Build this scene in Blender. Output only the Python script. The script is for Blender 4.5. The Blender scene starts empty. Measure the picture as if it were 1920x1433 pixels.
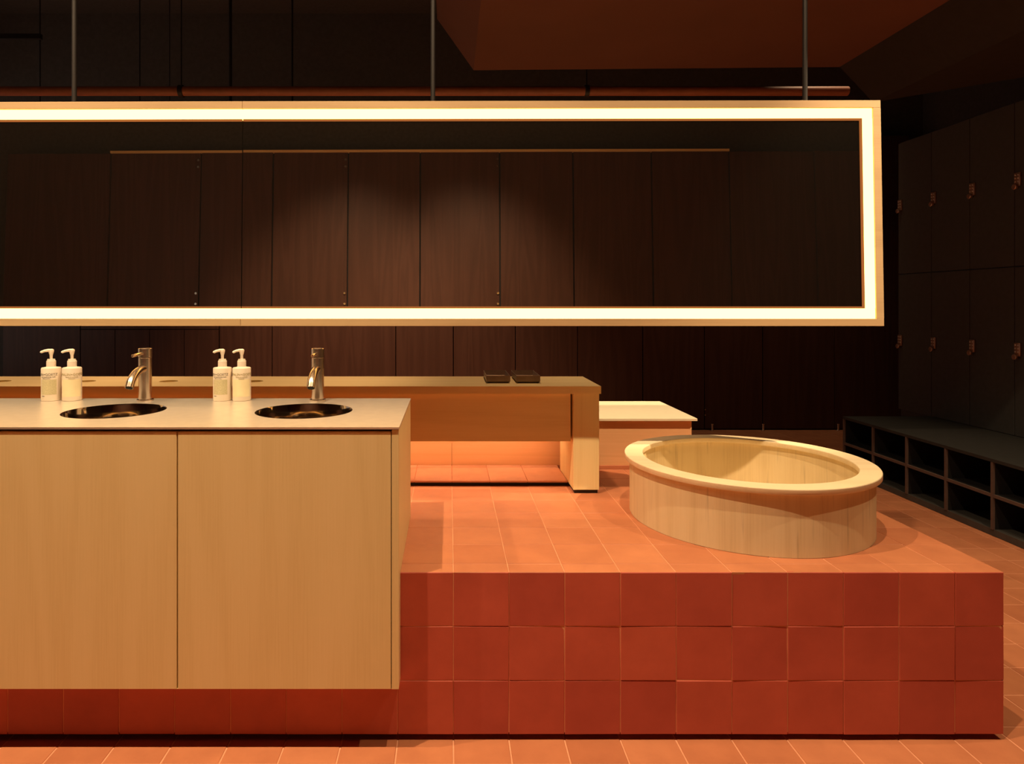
import bpy, bmesh, math, random
from mathutils import Vector, Matrix
random.seed(7)
S = bpy.context.scene
C = S.collection
PI = math.pi

# ------------------------------------------------------------------ helpers
def put(name, bm, m, parent=None, origin=(0, 0, 0), smooth=False, local=False):
    """link a bmesh (world coordinates) as one mesh object; origin = where its pivot goes"""
    o_ = Vector(parent['base']) if (parent is not None and not local) else Vector(origin)
    if not local:
        bmesh.ops.translate(bm, vec=-o_, verts=bm.verts)
    bmesh.ops.recalc_face_normals(bm, faces=bm.faces)
    me = bpy.data.meshes.new(name); bm.to_mesh(me); bm.free()
    if smooth:
        for p in me.polygons: p.use_smooth = True
        try: me.set_sharp_from_angle(angle=math.radians(35))
        except Exception: pass
    me.materials.append(m)
    o = bpy.data.objects.new(name, me); C.objects.link(o)
    if parent is not None: o.parent = parent; o['base'] = tuple(parent['base'])
    else: o.location = o_; o['base'] = tuple(o_)
    return o

def thing(name, label, cat, base=(0, 0, 0), group=None, rot=(0, 0, 0)):
    o = bpy.data.objects.new(name, None); C.objects.link(o)
    o.empty_display_size = .05
    o.location = base; o.rotation_euler = rot
    o['base'] = tuple(base)
    o['label'] = label; o['category'] = cat
    if group: o['group'] = group
    return o

def tag(o, label, cat, group=None):
    o['label'] = label; o['category'] = cat
    if group: o['group'] = group
    return o

def struct(name, bm, m):
    o = put(name, bm, m); o['kind'] = 'structure'; return o

def box(bm, x0, x1, y0, y1, z0, z1, bev=0.0, seg=2):
    r = bmesh.ops.create_cube(bm, size=1.0)
    vs = r['verts']
    for v in vs:
        v.co = Vector((x0 + (v.co.x + .5) * (x1 - x0), y0 + (v.co.y + .5) * (y1 - y0), z0 + (v.co.z + .5) * (z1 - z0)))
    if bev > 0:
        es = list({e for v in vs for e in v.link_edges})
        bmesh.ops.bevel(bm, geom=es, offset=bev, segments=seg, affect='EDGES', profile=.5)
    return bm

def B(*a, **k):
    return box(bmesh.new(), *a, **k)

def lathe(prof, cx, cy, cz=0.0, n=64, bm=None, sx=1.0):
    """revolve (r,z) profile about the vertical axis through cx,cy"""
    bm = bm or bmesh.new()
    rings = []
    for r, z in prof:
        if r < 1e-6: rings.append([bm.verts.new((cx, cy, cz + z))])
        else: rings.append([bm.verts.new((cx + r * sx * math.cos(2 * PI * i / n), cy + r * math.sin(2 * PI * i / n), cz + z)) for i in range(n)])
    for a, b in zip(rings[:-1], rings[1:]):
        for i in range(n):
            j = (i + 1) % n
            if len(a) == 1 and len(b) == 1: break
            if len(a) == 1: bm.faces.new((a[0], b[i], b[j]))
            elif len(b) == 1: bm.faces.new((a[i], b[0], a[j]))
            else: bm.faces.new((a[i], a[j], b[j], b[i]))
    return bm

def tube(pts, rad, n=20, bm=None, cap=True):
    bm = bm or bmesh.new()
    pts = [Vector(p) for p in pts]
    rs = rad if isinstance(rad, (list, tuple)) else [rad] * len(pts)
    rings = []; prev = None
    for i, p in enumerate(pts):
        t = (pts[min(i + 1, len(pts) - 1)] - pts[max(i - 1, 0)]).normalized()
        if prev is None:
            u = t.orthogonal().normalized()
        else:
            u = (prev - t * prev.dot(t)).normalized()
        prev = u; w = t.cross(u)
        rings.append([bm.verts.new(p + (u * math.cos(2 * PI * k / n) + w * math.sin(2 * PI * k / n)) * rs[i]) for k in range(n)])
    for a, b in zip(rings[:-1], rings[1:]):
        for k in range(n):
            bm.faces.new((a[k], a[(k + 1) % n], b[(k + 1) % n], b[k]))
    if cap:
        bm.faces.new(rings[0][::-1]); bm.faces.new(rings[-1])
    return bm

def plate(x0, x1, y0, y1, z0, z1, holes, n=64):
    """slab with round through-holes (cx,cy,r), holes sorted in x and not overlapping"""
    bm = bmesh.new()
    holes = sorted(holes)
    def quad(a, b, c, d, z):
        bm.faces.new([bm.verts.new((p[0], p[1], z)) for p in (a, b, c, d)])
    cuts = [x0]
    for cx, cy, r in holes: cuts += [cx - r - .03, cx + r + .03]
    cuts.append(x1)
    for z in (z0, z1):
        for i in range(0, len(cuts), 2):
            if cuts[i + 1] - cuts[i] > 1e-4:
                quad((cuts[i], y0), (cuts[i + 1], y0), (cuts[i + 1], y1), (cuts[i], y1), z)
        for cx, cy, r in holes:
            a0, a1 = cx - r - .03, cx + r + .03
            inner, outer = [], []
            corner = [math.atan2(yy - cy, xx - cx) for xx in (a0, a1) for yy in (y0, y1)]
            angs = sorted([2 * PI * k / n - PI for k in range(n)] + corner)
            for t in angs:
                c, s = math.cos(t), math.sin(t)
                k = min(((a1 - cx) / c if c > 1e-9 else 1e9), ((a0 - cx) / c if c < -1e-9 else 1e9),
                        ((y1 - cy) / s if s > 1e-9 else 1e9), ((y0 - cy) / s if s < -1e-9 else 1e9))
                inner.append(bm.verts.new((cx + r * c, cy + r * s, z)))
                outer.append(bm.verts.new((cx + k * c, cy + k * s, z)))
            for i in range(len(angs)):
                j = (i + 1) % len(angs)
                bm.faces.new((inner[i], outer[i], outer[j], inner[j]))
    for cx, cy, r in holes:
        lo = [bm.verts.new((cx + r * math.cos(2 * PI * k / n), cy + r * math.sin(2 * PI * k / n), z0)) for k in range(n)]
        hi = [bm.verts.new((v.co.x, v.co.y, z1)) for v in lo]
        for k in range(n): bm.faces.new((lo[k], lo[(k + 1) % n], hi[(k + 1) % n], hi[k]))
    for p, q in (((x0, y0), (x1, y0)), ((x1, y0), (x1, y1)), ((x1, y1), (x0, y1)), ((x0, y1), (x0, y0))):
        bm.faces.new([bm.verts.new((a[0], a[1], z)) for a, z in ((p, z0), (q, z0), (q, z1), (p, z1))])
    bmesh.ops.remove_doubles(bm, verts=bm.verts, dist=1e-5)
    return bm

def tiles(bm, org, u, v, us, vs, gap=.0035, h=.004, bev=.0016, jit=.0006, skip=None):
    """bevelled tiles between grid lines us x vs on a plane with axes u, v; normal = u x v"""
    org, u, v = Vector(org), Vector(u), Vector(v); nrm = u.cross(v)
    for a, b in zip(us[:-1], us[1:]):
        for c, d in zip(vs[:-1], vs[1:]):
            if skip and skip((a + b) / 2, (c + d) / 2): continue
            if b - a < gap * 2 or d - c < gap * 2: continue
            k = h + random.uniform(-jit, jit)
            tx, ty = random.uniform(-jit, jit), random.uniform(-jit, jit)
            g = gap / 2
            def P(x, y, z): return org + u * x + v * y + nrm * z
            lo = [bm.verts.new(P(x, y, -.002)) for x, y in ((a + g, c + g), (b - g, c + g), (b - g, d - g), (a + g, d - g))]
            md = [bm.verts.new(P(x, y, k - bev + sx * tx + sy * ty)) for x, y, sx, sy in ((a + g, c + g, -1, -1), (b - g, c + g, 1, -1), (b - g, d - g, 1, 1), (a + g, d - g, -1, 1))]
            e = g + bev
            hi = [bm.verts.new(P(x, y, k + sx * tx + sy * ty)) for x, y, sx, sy in ((a + e, c + e, -1, -1), (b - e, c + e, 1, -1), (b - e, d - e, 1, 1), (a + e, d - e, -1, 1))]
            for r0, r1 in ((lo, md), (md, hi)):
                for i in range(4):
                    bm.faces.new((r0[i], r0[(i + 1) % 4], r1[(i + 1) % 4], r1[i]))
            bm.faces.new(hi)
    return bm

def text_bm(body, size, extrude=.0002):
    cu = bpy.data.curves.new('t', 'FONT'); cu.body = body; cu.size = size; cu.extrude = extrude
    cu.align_x = 'CENTER'; cu.resolution_u = 3
    o = bpy.data.objects.new('t', cu); C.objects.link(o)
    dg = bpy.context.evaluated_depsgraph_get()
    me = bpy.data.meshes.new_from_object(o.evaluated_get(dg))
    bm = bmesh.new(); bm.from_mesh(me)
    bpy.data.objects.remove(o); bpy.data.curves.remove(cu); bpy.data.meshes.remove(me)
    return bm

# ------------------------------------------------------------------ materials
def newmat(name):
    m = bpy.data.materials.new(name); m.use_nodes = True
    nt = m.node_tree; b = nt.nodes['Principled BSDF']
    return m, nt, b

def N(nt, t, **kw):
    n = nt.nodes.new(t)
    for k, v in kw.items():
        if k in n.inputs: n.inputs[k].default_value = v
        else: setattr(n, k, v)
    return n

def ramp(nt, src, stops):
    r = nt.nodes.new('ShaderNodeValToRGB')
    el = r.color_ramp.elements
    while len(el) < len(stops): el.new(.5)
    for e, (p, c) in zip(el, stops): e.position = p; e.color = (*c, 1)
    nt.links.new(src, r.inputs[0]); return r

def plain(name, col, rough=.5, metal=0.0, spec=.5, noise=.0, nscale=30.0):
    m, nt, b = newmat(name)
    b.inputs['Roughness'].default_value = rough; b.inputs['Metallic'].default_value = metal
    b.inputs['Specular IOR Level'].default_value = spec
    tc = N(nt, 'ShaderNodeTexCoord'); nz = N(nt, 'ShaderNodeTexNoise', Scale=nscale, Detail=4.0)
    nt.links.new(tc.outputs['Object'], nz.inputs['Vector'])
    lo = tuple(c * (1 - noise) for c in col); hi = tuple(min(1, c * (1 + noise)) for c in col)
    r = ramp(nt, nz.outputs['Fac'], [(.3, lo), (.7, hi)])
    nt.links.new(r.outputs[0], b.inputs['Base Color'])
    return m

def wood(name, lo, mid, hi, axis='Z', scale=1.0, rough=.5, spec=.35, streak=.0, bump=.04):
    m, nt, b = newmat(name)
    tc = N(nt, 'ShaderNodeTexCoord'); mp = N(nt, 'ShaderNodeMapping')
    s = {'Z': (14, 14, .9), 'X': (.9, 14, 14), 'Y': (14, .9, 14)}[axis]
    mp.inputs['Scale'].default_value = tuple(q * scale for q in s)
    nt.links.new(tc.outputs['Object'], mp.inputs['Vector'])
    # cathedral figure: distort slowly, then rings
    n1 = N(nt, 'ShaderNodeTexNoise', Scale=.42, Detail=2.0, Roughness=.4, Distortion=.5)
    nt.links.new(mp.outputs[0], n1.inputs['Vector'])
    mul = N(nt, 'ShaderNodeMath', operation='MULTIPLY'); mul.inputs[1].default_value = 44
    nt.links.new(n1.outputs['Fac'], mul.inputs[0])
    sn = N(nt, 'ShaderNodeMath', operation='SINE'); nt.links.new(mul.outputs[0], sn.inputs[0])
    mp2 = N(nt, 'ShaderNodeMapping')
    s2 = {'Z': (220, 220, 5), 'X': (5, 220, 220), 'Y': (220, 5, 220)}[axis]
    mp2.inputs['Scale'].default_value = tuple(q * scale for q in s2)
    nt.links.new(tc.outputs['Object'], mp2.inputs['Vector'])
    n2 = N(nt, 'ShaderNodeTexNoise', Scale=1.0, Detail=3.0, Roughness=.6)
    nt.links.new(mp2.outputs[0], n2.inputs['Vector'])
    a = N(nt, 'ShaderNodeMath', operation='MULTIPLY_ADD'); a.inputs[1].default_value = .10; a.inputs[2].default_value = .25
    nt.links.new(sn.outputs[0], a.inputs[0])
    ad = N(nt, 'ShaderNodeMath', operation='MULTIPLY_ADD'); ad.inputs[1].default_value = .5
    nt.links.new(n2.outputs['Fac'], ad.inputs[0]); nt.links.new(a.outputs[0], ad.inputs[2])
    r = ramp(nt, ad.outputs[0], [(.2, lo), (.5, mid), (.8, hi)])
    out = r.outputs[0]
    if streak:
        mp3 = N(nt, 'ShaderNodeMapping')
        s3 = {'Z': (70, 70, 4), 'X': (4, 70, 70), 'Y': (70, 4, 70)}[axis]
        mp3.inputs['Scale'].default_value = s3
        nt.links.new(tc.outputs['Object'], mp3.inputs['Vector'])
        n3 = N(nt, 'ShaderNodeTexNoise', Scale=1.0, Detail=2.0)
        nt.links.new(mp3.outputs[0], n3.inputs['Vector'])
        r3 = ramp(nt, n3.outputs['Fac'], [(.62, (1, 1, 1)), (.78, (1 - streak,) * 3)])
        mx = N(nt, 'ShaderNodeMix', data_type='RGBA', blend_type='MULTIPLY'); mx.inputs[0].default_value = 1
        nt.links.new(out, mx.inputs[6]); nt.links.new(r3.outputs[0], mx.inputs[7]); out = mx.outputs[2]
    nt.links.new(out, b.inputs['Base Color'])
    bp = N(nt, 'ShaderNodeBump', Strength=bump, Distance=.001)
    nt.links.new(n2.outputs['Fac'], bp.inputs['Height']); nt.links.new(bp.outputs[0], b.inputs['Normal'])
    b.inputs['Roughness'].default_value = rough; b.inputs['Specular IOR Level'].default_value = spec
    return m

def tile_mat(name, cols, rough=.55, spec=.4):
    m, nt, b = newmat(name)
    g = N(nt, 'ShaderNodeNewGeometry'); tc = N(nt, 'ShaderNodeTexCoord')
    r = ramp(nt, g.outputs['Random Per Island'], [(i / (len(cols) - 1), c) for i, c in enumerate(cols)])
    nz = N(nt, 'ShaderNodeTexNoise', Scale=9.0, Detail=5.0, Roughness=.6)
    nt.links.new(tc.outputs['Object'], nz.inputs['Vector'])
    r2 = ramp(nt, nz.outputs['Fac'], [(.3, (.84, .8, .8)), (.7, (1.0, 1.0, 1.0))])
    mx = N(nt, 'ShaderNodeMix', data_type='RGBA', blend_type='MULTIPLY'); mx.inputs[0].default_value = 1
    nt.links.new(r.outputs[0], mx.inputs[6]); nt.links.new(r2.outputs[0], mx.inputs[7])
    nt.links.new(mx.outputs[2], b.inputs['Base Color'])
    n2 = N(nt, 'ShaderNodeTexNoise', Scale=60.0, Detail=3.0)
    nt.links.new(tc.outputs['Object'], n2.inputs['Vector'])
    bp = N(nt, 'ShaderNodeBump', Strength=.08, Distance=.002)
    nt.links.new(n2.outputs['Fac'], bp.inputs['Height']); nt.links.new(bp.outputs[0], b.inputs['Normal'])
    b.inputs['Roughness'].default_value = rough; b.inputs['Specular IOR Level'].default_value = spec
    return m

def emit(name, col, strength):
    m = bpy.data.materials.new(name); m.use_nodes = True; nt = m.node_tree; nt.nodes.clear()
    e = N(nt, 'ShaderNodeEmission'); e.inputs[0].default_value = (*col, 1); e.inputs[1].default_value = strength
    o = N(nt, 'ShaderNodeOutputMaterial'); nt.links.new(e.outputs[0], o.inputs[0]); return m

ASH = ((.71, .56, .265), (.77, .625, .315), (.80, .655, .345))
BOXW = ((.72, .40, .185), (.78, .45, .22), (.82, .49, .25))  # box bench veneer, orange bounce light put into the colour
M_ash = wood('ash_veneer_upright', *ASH, axis='Z')
M_box = wood('bounce_tinted_veneer_lying', *BOXW, axis='X')
M_ashx = wood('ash_veneer_lying', *ASH, axis='X')
M_ashy = wood('ash_veneer_end', *ASH, axis='Y')
M_tub = wood('pale_timber', (.64, .50, .28), (.74, .60, .36), (.78, .65, .41), axis='Z', streak=.25)
M_rim = wood('pale_timber_rim', (.70, .56, .34), (.80, .66, .43), (.84, .71, .48), axis='X', scale=.8)
M_frame = wood('frame_oak', (.40, .27, .14), (.46, .32, .17), (.50, .35, .19), axis='X', rough=.6)
M_ledge = tile_mat('pale_terracotta_tile', [(.74, .40, .24), (.68, .35, .20), (.78, .43, .27)])
M_cream = plain('cream_laminate', (.86, .78, .56), .45, noise=.02)
M_tile = tile_mat('terracotta_tile_shaded', [(.55, .112, .068), (.52, .100, .062), (.57, .120, .07), (.47, .085, .058), (.55, .110, .066)])  # same terracotta as the floor, with the redness of indirect light put in
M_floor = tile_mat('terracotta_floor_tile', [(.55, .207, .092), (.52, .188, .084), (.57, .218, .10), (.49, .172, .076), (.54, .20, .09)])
M_grout = plain('terracotta_grout', (.68, .31, .17), .8, noise=.1)
M_black = plain('black_plinth', (.006, .005, .005), .6, noise=.1)
M_dark = wood('dark_stained_wood', (.046, .018, .012), (.064, .026, .017), (.084, .035, .023), axis='Z', rough=.42, spec=.3)
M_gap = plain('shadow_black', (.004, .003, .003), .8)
M_lock = plain('locker_laminate', (.07, .066, .06), .5, noise=.08, spec=.3)
M_benchtop = plain('bench_laminate', (.035, .033, .03), .7, noise=.08, spec=.15)
M_cub = plain('cubby_laminate', (.12, .08, .065), .55, noise=.08, spec=.3)
M_paint = plain('dark_paint', (.085, .075, .068), .8, noise=.1, spec=.2)
M_deep = plain('unlit_bulkhead_paint', (.03, .023, .02), .85, noise=.1, spec=.2)  # right part of the bulkhead, its lack of light put into the colour
M_bulk = plain('oxide_red_paint', (.14, .058, .040), .7, noise=.06, nscale=3, spec=.2)
M_pipe = plain('pipe_paint', (.30, .10, .05), .5, noise=.08)
M_rod = plain('dark_steel', (.014, .011, .010), .5, metal=.2)
M_steel = plain('brushed_steel', (.84, .77, .66), .34, metal=.75, noise=.04)
M_bowl = plain('polished_steel', (.58, .50, .42), .10, metal=1.0, noise=.02)
M_tap = plain('satin_nickel', (.74, .61, .49), .24, metal=1.0, noise=.03)
M_bot = plain('bottle_plastic', (.74, .64, .51), .32, noise=.01)
M_pump = plain('pump_plastic', (.80, .71, .60), .3, noise=.01)
M_ink = plain('label_ink', (.10, .085, .06), .6)
M_green = plain('label_yellow_green', (.78, .68, .42), .5, noise=.03)
M_inkg = plain('label_olive_ink', (.36, .30, .12), .6)
M_grey = plain('label_sage_grey', (.52, .46, .27), .5, noise=.16, nscale=420)
M_tray = plain('gunmetal', (.36, .27, .20), .35, metal=.5, noise=.1)
M_lockm = plain('lock_metal', (.55, .34, .24), .35, metal=.8, noise=.1)
M_dot = plain('lock_button', (.9, .85, .75), .3, metal=.4)
M_chrome = plain('foot_steel', (.8, .72, .6), .25, metal=1.0)
M_led = emit('warm_led_diffuser', (1.0, .47, .10), 8.0)
M_strip = emit('under_counter_led', (1.0, .54, .29), 19.0)

# mirror glass: clean silver with the faintest haze of dust on it
M_mir = bpy.data.materials.new('silvered_mirror'); M_mir.use_nodes = True
nt = M_mir.node_tree; nt.nodes.clear()
g1 = N(nt, 'ShaderNodeBsdfGlossy'); g1.inputs[0].default_value = (.86, .84, .80, 1); g1.inputs['Roughness'].default_value = 0
g2 = N(nt, 'ShaderNodeBsdfDiffuse'); g2.inputs[0].default_value = (.9, .8, .7, 1)
mx = N(nt, 'ShaderNodeMixShader'); mx.inputs[0].default_value = .005
o = N(nt, 'ShaderNodeOutputMaterial')
nt.links.new(g1.outputs[0], mx.inputs[1]); nt.links.new(g2.outputs[0], mx.inputs[2]); nt.links.new(mx.outputs[0], o.inputs[0])

M_halo = emit('amber_halo_band', (1.0, .30, .07), .42)  # made-up glowing band standing in for the halo round the light strips
# ------------------------------------------------------------------ dimensions
F, HX, HY, EYE = 1245.0, 842.0, 571.0, 1.173
T = .15
GX = .0115                      # a grout line in x
PD = 1.787                      # platform front
PZ = .4525                      # platform top
PR = 1.494                      # platform right end
PB = 3.42                       # platform back
XL, XR, YN, YF, ZC = -4.9, 4.6, -1.9, 6.45, 4.0

# ------------------------------------------------------------------ the room
bm = bmesh.new()
box(bm, XL, XR, YN, YF, -.10, -.0022)
fl_base = bm
xs = [GX + T * k for k in range(-33, 31)]; ys = [1.846 + T * k for k in range(-25, 31)]
o = struct('floor', fl_base, M_grout)
tb = tiles(bmesh.new(), (0, 0, -.0047), (1, 0, 0), (0, 1, 0), jit=.0003, us=[x for x in xs if XL < x < XR], vs=[y for y in ys if YN < y < YF],
           skip=lambda x, y: x < PR - .2 and PD + .2 < y < PB - .2)
ft = put('floor_tiles', tb, M_floor, o); 
struct('ceiling', B(XL, XR, YN, YF, ZC, ZC + .1), M_paint)
struct('wall_back', B(XL - .1, XR + .1, YF, YF + .1, -.1, ZC + .1), M_paint)
struct('wall_front', B(XL - .1, XR + .1, YN - .1, YN, -.1, ZC + .1), M_paint)
struct('wall_left', B(XL - .1, XL, YN, YF, -.1, ZC + .1), M_paint)
struct('wall_right', B(XR, XR + .1, YN, YF, -.1, ZC + .1), M_paint)

# dropped bulkhead under the ceiling with a sloped left cheek
def prism_y(prof, y0):
    """profile of (x, z, far y) extruded from y0 back to each far y"""
    bm = bmesh.new()
    fr = [bm.verts.new((x, y0, zz)) for x, zz, yy in prof]
    bk = [bm.verts.new((x, yy, zz)) for x, zz, yy in prof]
    n = len(prof)
    bm.faces.new(fr); bm.faces.new(bk)
    for i in range(n): bm.faces.new((fr[i], bk[i], bk[(i + 1) % n], fr[(i + 1) % n]))
    return bm
z = 2.45; xa = .134; k = .199
struct('trim_1', prism_y([(xa, z, 3.62), (2.10, z, 3.57), (2.10, ZC - .001, 3.57), (xa - k, ZC - .001, 3.62), (xa - k, z + .28, 3.62)], 2.42), M_bulk)
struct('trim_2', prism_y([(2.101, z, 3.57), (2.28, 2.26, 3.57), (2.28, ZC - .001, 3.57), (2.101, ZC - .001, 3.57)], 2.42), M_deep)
bm = bmesh.new()
fp = [(2.281, 3.57), (2.70, 3.215), (3.33, 2.68), (3.33, 2.42), (2.281, 2.42)]
lo = [bm.verts.new((x, y, 2.26)) for x, y in fp]; hi = [bm.verts.new((x, y, ZC - .001)) for x, y in fp]
bm.faces.new(lo); bm.faces.new(hi)
for i in range(5): bm.faces.new((lo[i], lo[(i + 1) % 5], hi[(i + 1) % 5], hi[i]))
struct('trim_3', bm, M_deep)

# ------------------------------------------------------------------ tiled platform
pl = thing('tiled_platform', 'long raised platform clad in square terracotta tiles carrying the round tub', 'platform', (0, PD + .4, 0))
put('plinth', B(-3.6, PR - .035, PD + .045, PB - .02, 0, .02), M_black, pl)
core = B(-3.6, PR - .006, PD + .0015, PB - .006, .02, PZ - .0020)
put('core', core, M_grout, pl)
fx = [x for x in [GX + T * k for k in range(-24, 10)] if x < PR - .08] + [PR]
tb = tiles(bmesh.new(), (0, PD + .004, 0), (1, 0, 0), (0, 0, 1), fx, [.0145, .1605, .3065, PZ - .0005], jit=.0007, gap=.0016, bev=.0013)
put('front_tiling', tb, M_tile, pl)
py_ = [PD] + [1.846 + T * k for k in range(0, 11)] + [PB]
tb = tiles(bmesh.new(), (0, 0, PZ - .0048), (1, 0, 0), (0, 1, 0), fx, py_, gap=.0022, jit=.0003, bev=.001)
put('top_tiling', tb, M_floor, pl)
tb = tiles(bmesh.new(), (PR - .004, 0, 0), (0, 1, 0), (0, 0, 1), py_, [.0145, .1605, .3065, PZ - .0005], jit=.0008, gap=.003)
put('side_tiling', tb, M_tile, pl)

# low tiled ledge behind the long table, on the platform
lg = thing('tiled_ledge', 'low strip of pale terracotta tiles on a black edge under the long table', 'ledge', (0, 2.7, PZ))
put('plinth', B(-3.14, .472, 2.645, 2.86, PZ, PZ + .014), M_black, lg)
tb = bmesh.new()
tiles(tb, (0, 0, PZ + .016), (1, 0, 0), (0, 1, 0), [x for x in xs if -3.14 < x < .4] + [.4725], [2.632, 2.846, 2.90], h=.0035, gap=.0025, jit=.0002, bev=.001)
put('tiling', tb, M_ledge, lg)
put('backing', B(-3.14, .472, 2.64, 2.90, PZ + .0135, PZ + .0165), M_grout, lg)

# ------------------------------------------------------------------ round tub
tx, ty, R = 1.006, 2.261, .395
tub = thing('round_tub', 'round pale wooden tub with a flat rim standing on the tiled platform', 'tub', (tx, ty, PZ))
body = [(.0, .012), (.30, .012), (.345, .014), (.350, .02), (.350, .1835), (.378, .1835), (.378, .0), (.30, 0), (.0, 0)]
put('tub_wall', lathe(body, tx, ty, PZ, 128), M_tub, tub, smooth=True)
rim = [(.333, .1835), (.333, .1975), (.3345, .1995), (.3935, .1995), (.395, .1975), (.395, .1835), (.394, .182), (.334, .182)]
bm = lathe(rim + [rim[0]], tx, ty, PZ, 128); bmesh.ops.remove_doubles(bm, verts=bm.verts, dist=1e-6)
put('rim', bm, M_rim, tub, smooth=True)

# ------------------------------------------------------------------ vanity cabinet (stands astride the platform edge)
CF, CB, CR, CZ = 1.732, 2.263, -.131, .853
CX0 = -2.404
cab = thing('vanity_cabinet', 'pale wood vanity cabinet with plain handleless doors under the steel worktop', 'cabinet', ((CX0 + CR) / 2, 2.0, .1686))
def lpanel(x0, x1):
    bm = bmesh.new()
    prof = [(CF, .1686), (PD - .004, .1686), (PD - .004, PZ + .001), (CB - .004, PZ + .001), (CB - .004, .8455), (CF, .8455)]
    a = [bm.verts.new((x0, y, z)) for y, z in prof]; b = [bm.verts.new((x1, y, z)) for y, z in prof]
    bm.faces.new(a[::-1]); bm.faces.new(b)
    for i in range(6): bm.faces.new((a[i], a[(i + 1) % 6], b[(i + 1) % 6], b[i]))
    bmesh.ops.bevel(bm, geom=[e for e in bm.edges], offset=.0006, segments=1, affect='EDGES')
    return bm
put('side_panel', lpanel(CR - .0185, CR), M_ash, cab)
put('side_panel', lpanel(CX0, CX0 + .0185), M_ash, cab)
bm = bmesh.new()
box(bm, CX0 + .019, CR - .0192, CF + .021, PD - .006, .1700, .83)
box(bm, CX0 + .019, CR - .0192, PD - .006, CB - .03, PZ + .002, .70)
put('carcass', bm, M_gap, cab)
put('bottom_panel', B(CX0 + .019, CR - .019, CF + .001, PD - .005, .1690, .1700), M_ash, cab)
DW = .5556
for k in range(4):
    x1 = CR - .0208 - k * (DW + .0036)
    put('door', B(x1 - DW, x1, CF, CF + .019, .1690, .8400, bev=.0009, seg=1), M_ash, cab)
put('back_panel', B(CX0 + .019, CR - .019, CB - .028, CB - .006, PZ + .002, .8455), M_ash, cab)

SX = [-.436, -1.006]
wt = put('steel_worktop', plate(CX0 - .001, CR + .001, CF - .003, CB, .8475, CZ, [(x, 2.0, .144) for x in SX], n=96), M_steel, None, ((CX0 + CR) / 2, 2.0, CZ))
tag(wt, 'thin brushed steel worktop with two round sink cut-outs on the vanity cabinet', 'worktop')

def bowl(x):
    pr = [(.1437, CZ - .0002), (.1425, CZ - .003), (.1415, .80), (.1405, .75), (.136, .727), (.12, .715), (.07, .710), (.022, .708), (.022, .704)]
    pr += [(0, .704), (0, .701), (.07, .708), (.122, .711), (.139, .724), (.1432, .752), (.1437, .8475), (.1437, CZ - .0002)]
    return lathe(pr, x, 2.0, 0, 96)
sl = ['right sink, round polished steel bowl set into the worktop behind the right-hand cabinet door',
      'left sink, round polished steel bowl sunk into the worktop in front of the left tap']
for x, l in zip(SX, sl):
    s = thing('sink_bowl', l, 'sink', (x, 2.0, .70), 'round sinks in the worktop')
    put('bowl', bowl(x), M_bowl, s, smooth=True)
    put('drain', lathe([(.0, .0), (.021, 0), (.021, .004), (.017, .006), (0, .006)], x, 2.0, .7045, 32), M_rod, s, smooth=True)

# ------------------------------------------------------------------ taps
def make_tap(x, y, label):
    t = thing('basin_tap', label, 'tap', (x, y, CZ), 'mixer taps behind the sinks')
    r = .0205
    put('base_ring', lathe([(0, 0), (.0265, 0), (.027, .002), (.0265, .0055), (.022, .007), (0, .007)], x, y, CZ, 40), M_tap, t, smooth=True)
    put('tap_body', lathe([(0, .006), (r, .006), (r, .1425), (r - .001, .1435), (0, .1435)], x, y, CZ, 48), M_tap, t, smooth=True)
    hd = put('tap_head', lathe([(0, .1445), (r - .001, .1445), (r + .0008, .1452), (r + .0008, .1735), (r - .0006, .1748), (0, .1748)], x, y, CZ, 48), M_tap, t, smooth=True)
    put('lever', tube([(x, y - .012, CZ + .160), (x, y - .05, CZ + .1575), (x, y - .088, CZ + .1555), (x, y - .0895, CZ + .1554)], [.0048, .0048, .0048, .0038], 16), M_tap, hd, smooth=True)
    pts = []
    for k in range(15):
        a = k / 14 * math.radians(72)
        pts.append((x, y - .012 - .098 * math.sin(a), CZ + .108 - .060 * (1 - math.cos(a))))
    a = math.radians(72)
    e = Vector(pts[-1]); d = (Vector(pts[-1]) - Vector(pts[-2])).normalized()
    pts.append(tuple(e + d * .012))
    sp = tube(pts, .0132, 28)
    put('spout', sp, M_tap, t, smooth=True)
    d2 = tuple(Vector(pts[-1]) + d * .0006)
    put('aerator', tube([pts[-1], d2], .0105, 24), M_gap, t)
    return t
make_tap(-1.009, 2.205, 'left tap, satin nickel mixer with curved spout standing over the left sink')
make_tap(-.436, 2.205, 'right tap, satin nickel mixer with curved spout standing over the right sink')

# ------------------------------------------------------------------ soap bottles
def wrap(bm, r, ang0):
    """bend a flat text mesh (x along, y up, z out) round a cylinder, centre at ang0 (0 = towards camera, + = right)"""
    for v in bm.verts:
        a = ang0 + v.co.x / r; rr = r + v.co.z
        v.co = Vector((rr * math.sin(a), -rr * math.cos(a), v.co.y))
    return bm

def patch(w, z0, z1, r, ang0, n=20, out=.0003):
    bm = bmesh.new(); cols = []
    for i in range(n + 1):
        x = -w / 2 + w * i / n
        cols.append((bm.verts.new((x, z0, out)), bm.verts.new((x, z1, out))))
    for a, b in zip(cols[:-1], cols[1:]): bm.faces.new((a[0], b[0], b[1], a[1]))
    return wrap(bm, r, ang0)

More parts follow.
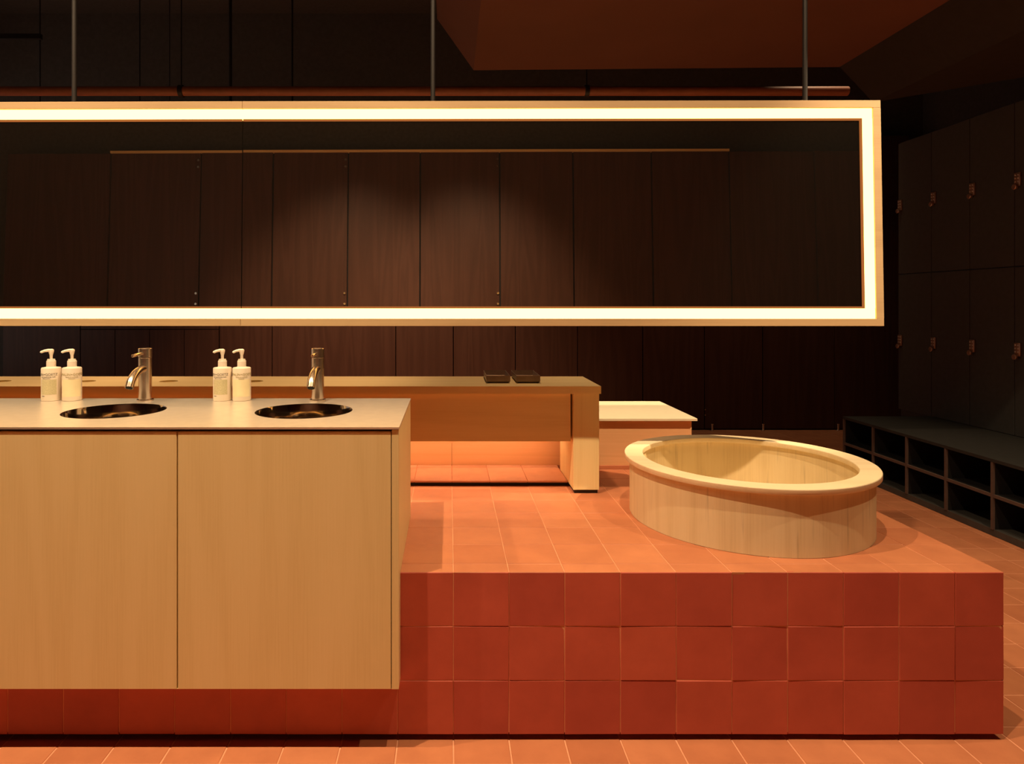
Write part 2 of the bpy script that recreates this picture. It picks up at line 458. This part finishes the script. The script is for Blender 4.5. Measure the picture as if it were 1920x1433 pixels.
def make_bottle(kind, x, y, label):
    r = .0298
    t = thing('soap_bottle', label, 'bottle', (x, y, CZ), 'pump bottles on the worktop')
    O = Vector((x, y, CZ))
    def add(name, bm, m, par=t, smooth=True):
        bmesh.ops.translate(bm, vec=O, verts=bm.verts)
        return put(name, bm, m, par, smooth=smooth)
    add('bottle_body', lathe([(0, 0), (r - .003, 0), (r - .0008, .0008), (r, .003), (r, .106), (r - .0008, .1085), (r - .003, .1100), (.016, .1118), (.0145, .113), (0, .113)], 0, 0, 0, 64), M_bot)
    p = add('pump_collar', lathe([(0, .112), (.0142, .112), (.0142, .1315), (.0132, .1325), (.0118, .1328), (.0118, .137), (.0108, .1378), (0, .1378)], 0, 0, 0, 40), M_pump)
    ang = math.radians(222)          # spout heading, to the left and towards the sink
    d = Vector((math.cos(ang), math.sin(ang), 0))
    bm = lathe([(0, .137), (.0045, .137), (.0048, .15), (.0075, .160), (.0085, .166), (.0075, .1695), (.003, .1715), (0, .1715)], 0, 0, 0, 24)
    tube([Vector((0, 0, .1668)) - d * .004, Vector((0, 0, .1670)) + d * .008, Vector((0, 0, .1655)) + d * .02, Vector((0, 0, .162)) + d * .029, Vector((0, 0, .1600)) + d * .0305],
         [.0045, .0050, .0042, .0040, .0030], 16, bm)
    add('pump_nozzle', bm, M_pump)
    a0 = math.atan2(x, y) * -1.0      # angle on the bottle that faces the camera
    a0 = math.atan2(-x, y)
    if kind == 'white':
        c = a0 - .42
        add('label_panel', patch(.050, .022, .0715, r, a0 - .30, out=.00025), M_grey, smooth=False)
        bm = text_bm('MALIN+GOETZ', .0114); 
        for v in bm.verts: v.co.y += .0845
        add('brand_lettering', wrap(bm, r + .0002, a0 - .66), M_ink, smooth=False)
        bm = text_bm('rum hand+body wash.', .0052)
        for v in bm.verts: v.co.y += .0785
        b2 = text_bm('effective purifying.', .0036)
        for v in b2.verts: v.co.y += .0740; v.co.x -= .006
        me = bpy.data.meshes.new('q'); b2.to_mesh(me); bm.from_mesh(me); b2.free()
        bpy.data.meshes.remove(me)
        add('small_lettering', wrap(bm, r + .0002, a0 - .32), M_ink, smooth=False)
        bm = text_bm('250ml', .0042)
        for v in bm.verts: v.co.y += .0155; v.co.x -= .016
        add('volume_lettering', wrap(bm, r + .0002, a0 - .32), M_ink, smooth=False)
    else:
        c = a0 - .02
        add('label_panel', patch(.064, .015, .072, r, c - .05, out=.00025), M_green, smooth=False)
        bm = text_bm('MALIN+GOETZ', .0114)
        for v in bm.verts: v.co.y += .0845
        add('brand_lettering', wrap(bm, r + .0004, c + .05), M_inkg, smooth=False)
        bm = text_bm('vitamin b5 hand+body', .0044)
        for v in bm.verts: v.co.y += .0785
        b2 = text_bm('moisturizer.', .0042)
        for v in b2.verts: v.co.y += .0735
        me = bpy.data.meshes.new('q'); b2.to_mesh(me); bm.from_mesh(me); b2.free(); bpy.data.meshes.remove(me)
        add('small_lettering', wrap(bm, r + .0006, c), M_inkg, smooth=False)
    return t
BY = 2.218
make_bottle('white', -1.329, BY, 'white pump bottle with black lettering, leftmost, beside the left tap')
make_bottle('green', -1.2595, BY, 'pump bottle with yellow-green label, in the left-hand pair of bottles')
make_bottle('white', -.757, BY, 'white pump bottle with black lettering, between the two taps')
make_bottle('green', -.6925, BY, 'pump bottle with yellow-green label, nearest the right tap')

# ------------------------------------------------------------------ long table behind the mirror
TZ = .862
tb_ = thing('long_table', 'long pale wood table with deep apron and slab leg on the platform', 'table', (-.9, 2.7, PZ))
holes = [(-1.47 - .345, 2.69, .036), (-1.47, 2.69, .036), (-1.136, 2.69, .036), (-.790, 2.69, .036)]
put('tabletop', plate(-3.3, .577, 2.520, 2.868, TZ - .0285, TZ, holes, n=40), M_ashx, tb_)
put('apron', B(-3.25, .466, 2.545, 2.80, .6477, TZ - .0287, bev=.0008, seg=1), M_ashx, tb_)
put('leg', B(.4735, .572, 2.530, 2.834, PZ + .0135, TZ - .0287, bev=.001, seg=1), M_ash, tb_)
put('leg', B(-3.25, -3.15, 2.530, 2.8345, PZ + .0180, .6475, bev=.001, seg=1), M_ash, tb_)
put('leg_plinth', B(.479, .567, 2.536, 2.828, PZ, PZ + .0134), M_black, tb_)
put('light_strip', B(-3.1, .44, 2.775, 2.795, .6430, .6475), M_strip, tb_)

# ------------------------------------------------------------------ low box bench
bb = thing('box_bench', 'low box bench with cream top and wood front with orange bounce light in its colour behind the tub', 'bench', (-.9, 3.15, PZ))
put('lip', B(-3.3, 1.075, 2.902, 3.39, PZ, PZ + .0165, bev=.001, seg=1), M_floor, bb)
edges = [-3.27, -2.41, -1.2, .012, 1.062]
for a, b in zip(edges[:-1], edges[1:]):
    put('front_panel', B(a + .0008, b - .0008, 2.906, 2.924, PZ + .0168, .662), M_box, bb)
put('carcass', B(-3.27, 1.062, 2.9245, 3.385, PZ + .0168, .6635), M_ashy, bb)
put('seat_top', B(-3.3, 1.0805, 2.888, 3.405, .6655, .6765, bev=.0008, seg=1), M_cream, bb)

# ------------------------------------------------------------------ trays
def tray(x0, x1, label):
    y0, y1, z0, h, w = 2.616, 2.835, TZ, .030, .0022
    t = thing('metal_tray', label, 'tray', ((x0 + x1) / 2, (y0 + y1) / 2, z0), 'dark trays on the long table')
    bm = bmesh.new()
    def ring(i, z, grow=0):
        return [bm.verts.new(p) for p in ((x0 + i, y0 + i, z), (x1 - i, y0 + i, z), (x1 - i, y1 - i, z), (x0 + i, y1 - i, z))]
    rs = [ring(.010, z0 + .0), ring(.004, z0 + .004), ring(.0, z0 + .008), ring(.0, z0 + h), ring(w, z0 + h), ring(w + .001, z0 + .010), ring(.012, z0 + .005)]
    for a, b in zip(rs[:-1], rs[1:]):
        for i in range(4): bm.faces.new((a[i], a[(i + 1) % 4], b[(i + 1) % 4], b[i]))
    bm.faces.new(rs[0][::-1]); bm.faces.new(rs[-1])
    put('tray_dish', bm, M_tray, t)
tray(.147, .241, 'left one of two small dark metal trays on the long table')
tray(.265, .359, 'right one of two small dark metal trays on the long table')

# ------------------------------------------------------------------ illuminated mirrors
MZ0, MH = 1.097, .797
def make_mirror(w, pivot, yaw, label, rods, right_end, seam_left):
    """local frame: x from 0 (left) to w, y = depth (front at 0), z up from 0"""
    t = thing('hanging_mirror', label, 'mirror', pivot, 'light-framed mirrors over the worktop', (math.radians(-1.45), 0, math.radians(yaw)))
    fw, lw = .026, .036
    def L(name, bm, m, par=t):
        return put(name, bm, m, par, local=True)
    xe = w - fw if right_end else w
    # timber frame: top rail, bottom rail, end stile (one mitred box section)
    bm = bmesh.new()
    box(bm, 0, w, 0, .055, MH - fw, MH, bev=.0008, seg=1)
    box(bm, 0, w, 0, .055, 0, fw, bev=.0008, seg=1)
    if right_end: box(bm, w - fw, w, 0.0001, .055, fw, MH - fw)
    else: box(bm, 0, fw, 0.0001, .055, fw, MH - fw)
    L('timber_frame', bm, M_frame)
    a = 0 if right_end else fw
    L('back_board', B(a + .001, xe - .001, .030, .054, fw, MH - fw), M_paint)
    for z0, z1 in ((MH - fw - lw, MH - fw), (fw, fw + lw)):
        L('light_diffuser', B(a, xe, .006, .0285, z0 + .0002, z1 - .0002, bev=.002, seg=2), M_led)
    if right_end: L('light_diffuser', B(w - fw - lw, w - fw, .006, .0285, fw + lw, MH - fw - lw, bev=.0001, seg=1), M_led)
    else: L('light_diffuser', B(fw, fw + lw, .006, .0285, fw + lw, MH - fw - lw, bev=.0001, seg=1), M_led)
    g0 = .0012 if right_end else fw + lw; g1 = w - fw - lw if right_end else w - .0012
    L('mirror_glass', B(g0, g1, .0095, .029, fw + lw, MH - fw - lw), M_mir)
    bw = .007                                    # added amber band over the glass edge, imitating the halo
    def lip(x0, x1, z0, z1): L('halo_band', B(x0, x1, .0065, .0094, z0, z1), M_halo)
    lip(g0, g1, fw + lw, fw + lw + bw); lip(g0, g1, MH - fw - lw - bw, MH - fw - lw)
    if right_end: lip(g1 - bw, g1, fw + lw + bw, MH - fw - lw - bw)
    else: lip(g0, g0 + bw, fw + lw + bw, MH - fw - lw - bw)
    for rx in rods:
        L('hanging_rod', tube([(rx, .03, MH), (rx, .03 - .053, MH + 2.07)], .0085, 14), M_rod)
    return t
XS = -.733
make_mirror(1.522 - XS, (XS, 2.334, MZ0), -.3, 'long right-hand hanging mirror framed by a glowing light strip above the tub', [.675, 2.005], True, True)
wl = 2.2
yw = math.radians(.5)
make_mirror(wl, (XS - .001 - wl * math.cos(yw), 2.334 + wl * math.sin(yw), MZ0), -.5, 'left-hand section of the light-framed hanging mirror, above both sinks', [.3, 1.585], False, False)

# ------------------------------------------------------------------ far cubicle run seen under the mirror
FY = 6.20
fc = thing('cubicle_front', 'dark stained wood cubicle front along the far wall beneath the mirror', 'partition', (0.9, FY, 0))
seams = [-2.146, -1.653, -.498, .04, .62, 1.20, 1.81, 2.385, 2.93, 3.60, 4.30]
for i, (a, b) in enumerate(zip(seams[:-1], seams[1:])):
    put('panel', B(a + .004, b - .004, FY + (i % 2) * .004, FY + .03, .012, 2.75, bev=.001, seg=1), M_dark, fc)
put('back_screen', B(-2.14, 4.30, FY + .033, FY + .05, 0, 2.75), M_gap, fc)
for x in (2.445, 2.918, 3.615):
    ft_ = lathe([(0, 0), (.014, 0), (.014, .006), (.009, .01), (.009, .052), (.013, .056), (.013, .064), (0, .064)], x, FY - .03, 0, 20)
    put('foot', ft_, M_chrome, fc, smooth=True)
for x in (2.392, ):
    for z in (.14, .19):
        put('hinge_screw', tube([(x, FY + .001, z), (x, FY - .003, z)], .006, 12), M_chrome, fc)
lb = thing('locker_bank', 'dark wood locker bank against far wall seen behind the left tap', 'locker', (-2.8, FY, 0))
put('carcass', B(-3.44, -2.15, FY + .02, FY + .24, 0, 2.75), M_gap, lb)
for k in range(4):
    a = -3.44 + k * .3225
    put('door', B(a + .003, a + .3195, FY - .004, FY + .018, .012, .937, bev=.001, seg=1), M_dark, lb)
put('upper_panel', B(-3.438, -2.152, FY - .002, FY + .018, .943, 2.75, bev=.001, seg=1), M_dark, lb)
lp = thing('wall_panel', 'dark wood panel on the far wall at the left end behind the bottles', 'panel', (-4.1, FY, 0))
put('panel', B(-4.165, -3.447, FY, FY + .24, 0, 2.75, bev=.001, seg=1), M_dark, lp)

# ------------------------------------------------------------------ cubicle run behind the camera (seen in the mirror)
NY = -1.53
nc = thing('mirrored_cubicle_front', 'tall dark wood cubicle doors reflected inside the mirror', 'partition', (0, NY, 0))
NT = 2.815
ns = [-4.3, -3.3, -2.43, -1.71, -.996, -.314, .438, 1.13, 1.87, 2.6, 3.4, 4.3]
for i, (a, b) in enumerate(zip(ns[:-1], ns[1:])):
    put('panel', B(a + .007, b - .007, NY - .03, NY - (i % 2) * .006, .08, NT, bev=.001, seg=1), M_dark, nc)
put('back_screen', B(-4.3, 4.3, NY - .06, NY - .035, 0, NT), M_gap, nc)
put('top_rail', B(-3.3, 2.6, NY - .06, NY + .012, NT + .001, NT + .022), M_ashx, nc)
for x in (-2.481, -1.047, .392):
    for z in (1.375, 1.475, 2.68, 2.745):
        put('hinge_screw', tube([(x + .025, NY - .002, z), (x + .025, NY + .004, z)], .011, 14), M_chrome, nc)

# ------------------------------------------------------------------ lockers on the right
LX = 3.355; LP = .34; L0 = 4.96
ll = ['farthest right-wall locker column, next to the corner behind the mirror edge',
      'second locker column from the far corner, on the dark right wall',
      'third locker column from the far corner, on the dark right wall',
      'locker column nearest the camera at the right edge, with its locks cut by the frame',
      'locker column just beyond the right edge of the photo']
def wall_lock(par, yc, zc):
    bm = B(LX - .012, LX - .0005, yc - .021, yc + .021, zc - .030, zc + .050, bev=.003)
    k = put('lock', bm, M_lockm, par, smooth=True)
    bm = bmesh.new()
    for a in (-.010, .010):
        for q in (-.004, .016, .036):
            tube([(LX - .0118, yc + a, zc + q), (LX - .0150, yc + a, zc + q)], .0042, 10, bm)
    put('button', bm, M_dot, k); 
    bm = tube([(LX - .011, yc + .004, zc - .034), (LX - .02, yc + .004, zc - .034), (LX - .026, yc + .004, zc - .034), (LX - .029, yc + .004, zc - .034)], [.012, .012, .017, .013], 20)
    put('knob', bm, M_lockm, k, smooth=True)
for i in range(5):
    y1 = L0 - LP * i; y0 = y1 - LP
    t = thing('locker_column', ll[i], 'locker', (LX + .2, (y0 + y1) / 2, 0), 'lockers along the right wall')
    put('carcass', B(LX + .02, LX + .42, y0 + .001, y1 - .001, 0, 2.38), M_lock, t)
    for z0, z1, zl in ((.395, 1.394, .897), (1.400, 2.37, 1.900)):
        d = put('door', B(LX, LX + .019, y0 + .0025, y1 - .0025, z0, z1, bev=.001, seg=1), M_lock, t)
        wall_lock(d, y1 - .03, zl)
# bench with shoe cubbies
BX = 2.746; BZ = .393
sb = thing('shoe_bench', 'dark bench with open shoe cubbies running below the lockers', 'bench', (3.05, 3.7, 0))
ye = 4.632; yn = ye - 6 * .316
put('bench_top', B(BX, LX - .001, yn - .01, ye, BZ - .018, BZ, bev=.001, seg=1), M_benchtop, sb)
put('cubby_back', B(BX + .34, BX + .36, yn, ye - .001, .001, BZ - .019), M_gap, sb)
put('base_rail', B(BX + .008, BX + .338, yn, ye - .002, .001, .035), M_lock, sb)
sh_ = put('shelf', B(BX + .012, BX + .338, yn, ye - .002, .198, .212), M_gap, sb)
put('edging', B(BX + .002, BX + .0118, yn, ye - .002, .197, .213), M_cub, sh_)
for k in range(7):
    yy = ye - .006 - .316 * k
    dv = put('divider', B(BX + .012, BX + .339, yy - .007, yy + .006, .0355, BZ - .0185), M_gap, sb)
    put('edging', B(BX + .001, BX + .0118, yy - .0075, yy + .0065, .0355, BZ - .0185), M_cub, dv)

# ------------------------------------------------------------------ services under the ceiling
def ceil_rod(x, d, z0, r, label):
    o = put('hanger_rod', tube([(x, d, z0), (x, d, ZC)], r, 10), M_rod, None, (x, d, z0)); tag(o, label, 'rod', 'ceiling hanger rods'); return o
pd, pz = 3.75, 1.173 + 400 * 3.75 / F
pp = thing('ceiling_pipe', 'long horizontal reddish pipe just above the mirror', 'pipe', (-.4, pd, pz))
put('pipe_run', tube([(-2.6, pd, pz), (2.25, pd, pz)], .026, 24), M_pipe, pp, smooth=True)
for px in (340, 1100):
    x = (px - HX) * pd / F
    put('pipe_clamp', tube([(x - .012, pd, pz), (x + .012, pd, pz)], .034, 24), M_rod, pp, smooth=True)
    put('clamp_rod', tube([(x, pd, pz + .03), (x, pd, ZC)], .004, 8), M_rod, pp)
bt = put('cable_tray', B(-2.7, 2.3, 3.95, 4.15, pz - .085, pz - .045), M_rod, None, (-.2, 4.05, pz - .085)); tag(bt, 'dark cable tray behind the reddish pipe above the mirror', 'tray')
for px, r, l in ((75, .004, 'thin hanger rod at top left, crossed by a short bracket'), (262, .004, 'thin hanger rod above the left sink'),
                 (318, .003, 'faintest thin hanger rod, between two longer ones above the left tap'),
                 (432, .010, 'thicker hanger rod left of the mirror seam'), (548, .006, 'thin hanger rod above the right sink')):
    d = 4.05
    ceil_rod((px - HX) * d / F, d, pz - .044, r, l)
x = (75 - HX) * 4.05 / F
o = put('strut_bracket', B(x - .26, x + .02, 4.02, 4.044, 1.173 + 500 * 4.05 / F - .015, 1.173 + 500 * 4.05 / F + .015), M_rod, None, (x, 4.03, 2.8))
tag(o, 'short horizontal bracket on a hanger rod in the top left corner', 'bracket')
# pipe and sprinklers behind the camera, seen in the mirror
np_ = put('rear_pipe', tube([(XL + .002, -.9, 3.12), (XR - .002, -.9, 3.12)], .045, 20), M_pipe, None, (0, -.9, 3.12), smooth=True)
tag(np_, 'reddish pipe reflected along the top inside the mirror', 'pipe')
for x, l in ((-2.9, 'small sprinkler head reflected at the left end of the mirror'), (-1.0, 'small sprinkler head reflected right of the mirror seam'),
             (1.3, 'small sprinkler head reflected near the right of the mirror')):
    s = put('sprinkler_head', lathe([(0, 0), (.022, 0), (.022, .004), (.007, .006), (.009, .03), (.016, .034), (.016, .05), (0, .05)], x, -.9, 3.026, 20), M_chrome, None, (x, -.9, 3.03), smooth=True)
    tag(s, l, 'sprinkler', 'sprinkler heads on the rear pipe')

# ------------------------------------------------------------------ light
def spot(name, x, y, z, tx_, ty_, tz_, W, cone=70, blend=.5, rad=.02, col=(1.0, .71, .42)):
    l = bpy.data.lights.new(name, 'SPOT'); l.energy = W; l.spot_size = math.radians(cone); l.spot_blend = blend
    l.shadow_soft_size = rad; l.color = col
    o = bpy.data.objects.new(name, l); C.objects.link(o); o.location = (x, y, z)
    o.rotation_euler = (Vector((tx_, ty_, tz_)) - Vector((x, y, z))).to_track_quat('-Z', 'Y').to_euler()
    return o
for i, x in enumerate((-2.36, -.89, .585, 2.06)):
    spot('ceiling_or_fill_spot', x, 1.17, 3.6, x, 1.75, .5, (295, 340, 205, 145)[i], 100, .7)
for x in (-1.9, -.85):
    spot('ceiling_or_fill_spot', x, 2.85, 3.7, x, 2.78, .8, 250, 36, .9, col=(1.0, .60, .33))
spot('ceiling_or_fill_spot', .22, 2.70, 2.43, .20, 2.72, .8, 42, 66, .8, col=(1.0, .60, .33))
spot('ceiling_or_fill_spot', 2.0, 3.0, 2.43, 2.3, 2.85, 0, 34, 44, .9)  # fill spot added to lighten the shaded aisle floor
spot('ceiling_or_fill_spot', 2.7, 4.9, 3.8, 2.6, 6.2, 1.0, 70, 75, 1.0, rad=.1)  # wash added to lift the dark right end of the far wall
spot('ceiling_or_fill_spot', 3.1, 1.5, 3.6, .85, 3.1, .6, 900, 26, .6)
spot('ceiling_or_fill_spot', 1.0, 3.2, 2.43, .75, 3.15, .6, 22, 56, .8)
for y in (1.9, 3.75):
    spot('ceiling_or_fill_spot', 2.5, y, 3.7, 2.2, y, 0, 105, 50, .9)
spot('ceiling_or_fill_spot', -.9, 4.6, 3.8, -.7, 6.2, 1.0, 780, 70, 1.0, rad=.1)  # wash added to brighten the middle of the far wall
for x in (-1.0, .15):
    spot('ceiling_or_fill_spot', x, .5, 3.8, x, -1.53, .35, 520, 56, 1.0, rad=.1)
al = bpy.data.lights.new('fill_light', 'AREA'); al.shape = 'RECTANGLE'; al.size = 3.2; al.size_y = 2.8; al.energy = 12; al.color = (1.0, .86, .72)  # unseen area fill added by the left wall to lift dark areas
ao = bpy.data.objects.new('fill_light', al); C.objects.link(ao); ao.location = (XL + .05, 4.4, 1.8)
ao.rotation_euler = Vector((1, 0, 0)).to_track_quat('-Z', 'Y').to_euler()

w = bpy.data.worlds.new('World'); S.world = w; w.use_nodes = True
w.node_tree.nodes['Background'].inputs[0].default_value = (.02, .012, .008, 1)
w.node_tree.nodes['Background'].inputs[1].default_value = .3

# ------------------------------------------------------------------ camera
cd = bpy.data.cameras.new('camera'); cam = bpy.data.objects.new('camera', cd); C.objects.link(cam)
cam.location = (0, 0, EYE); cam.rotation_euler = (PI / 2, 0, 0)
cd.sensor_width = 36; cd.sensor_fit = 'HORIZONTAL'; cd.lens = F / 1920 * 36
cd.shift_x = (960 - HX) / 1920; cd.shift_y = -(716.5 - HY) / 1920
cd.clip_start = .02
S.camera = cam
for o in list(bpy.data.objects):
    if 'base' in o: del o['base']
vs = S.view_settings
vs.view_transform = 'Standard'; vs.look = 'None'; vs.gamma = 1; vs.use_curve_mapping = False
vs.exposure = 0.0
S.cycles.max_bounces = 10; S.cycles.diffuse_bounces = 5; S.cycles.glossy_bounces = 6
S.cycles.sample_clamp_indirect = 4
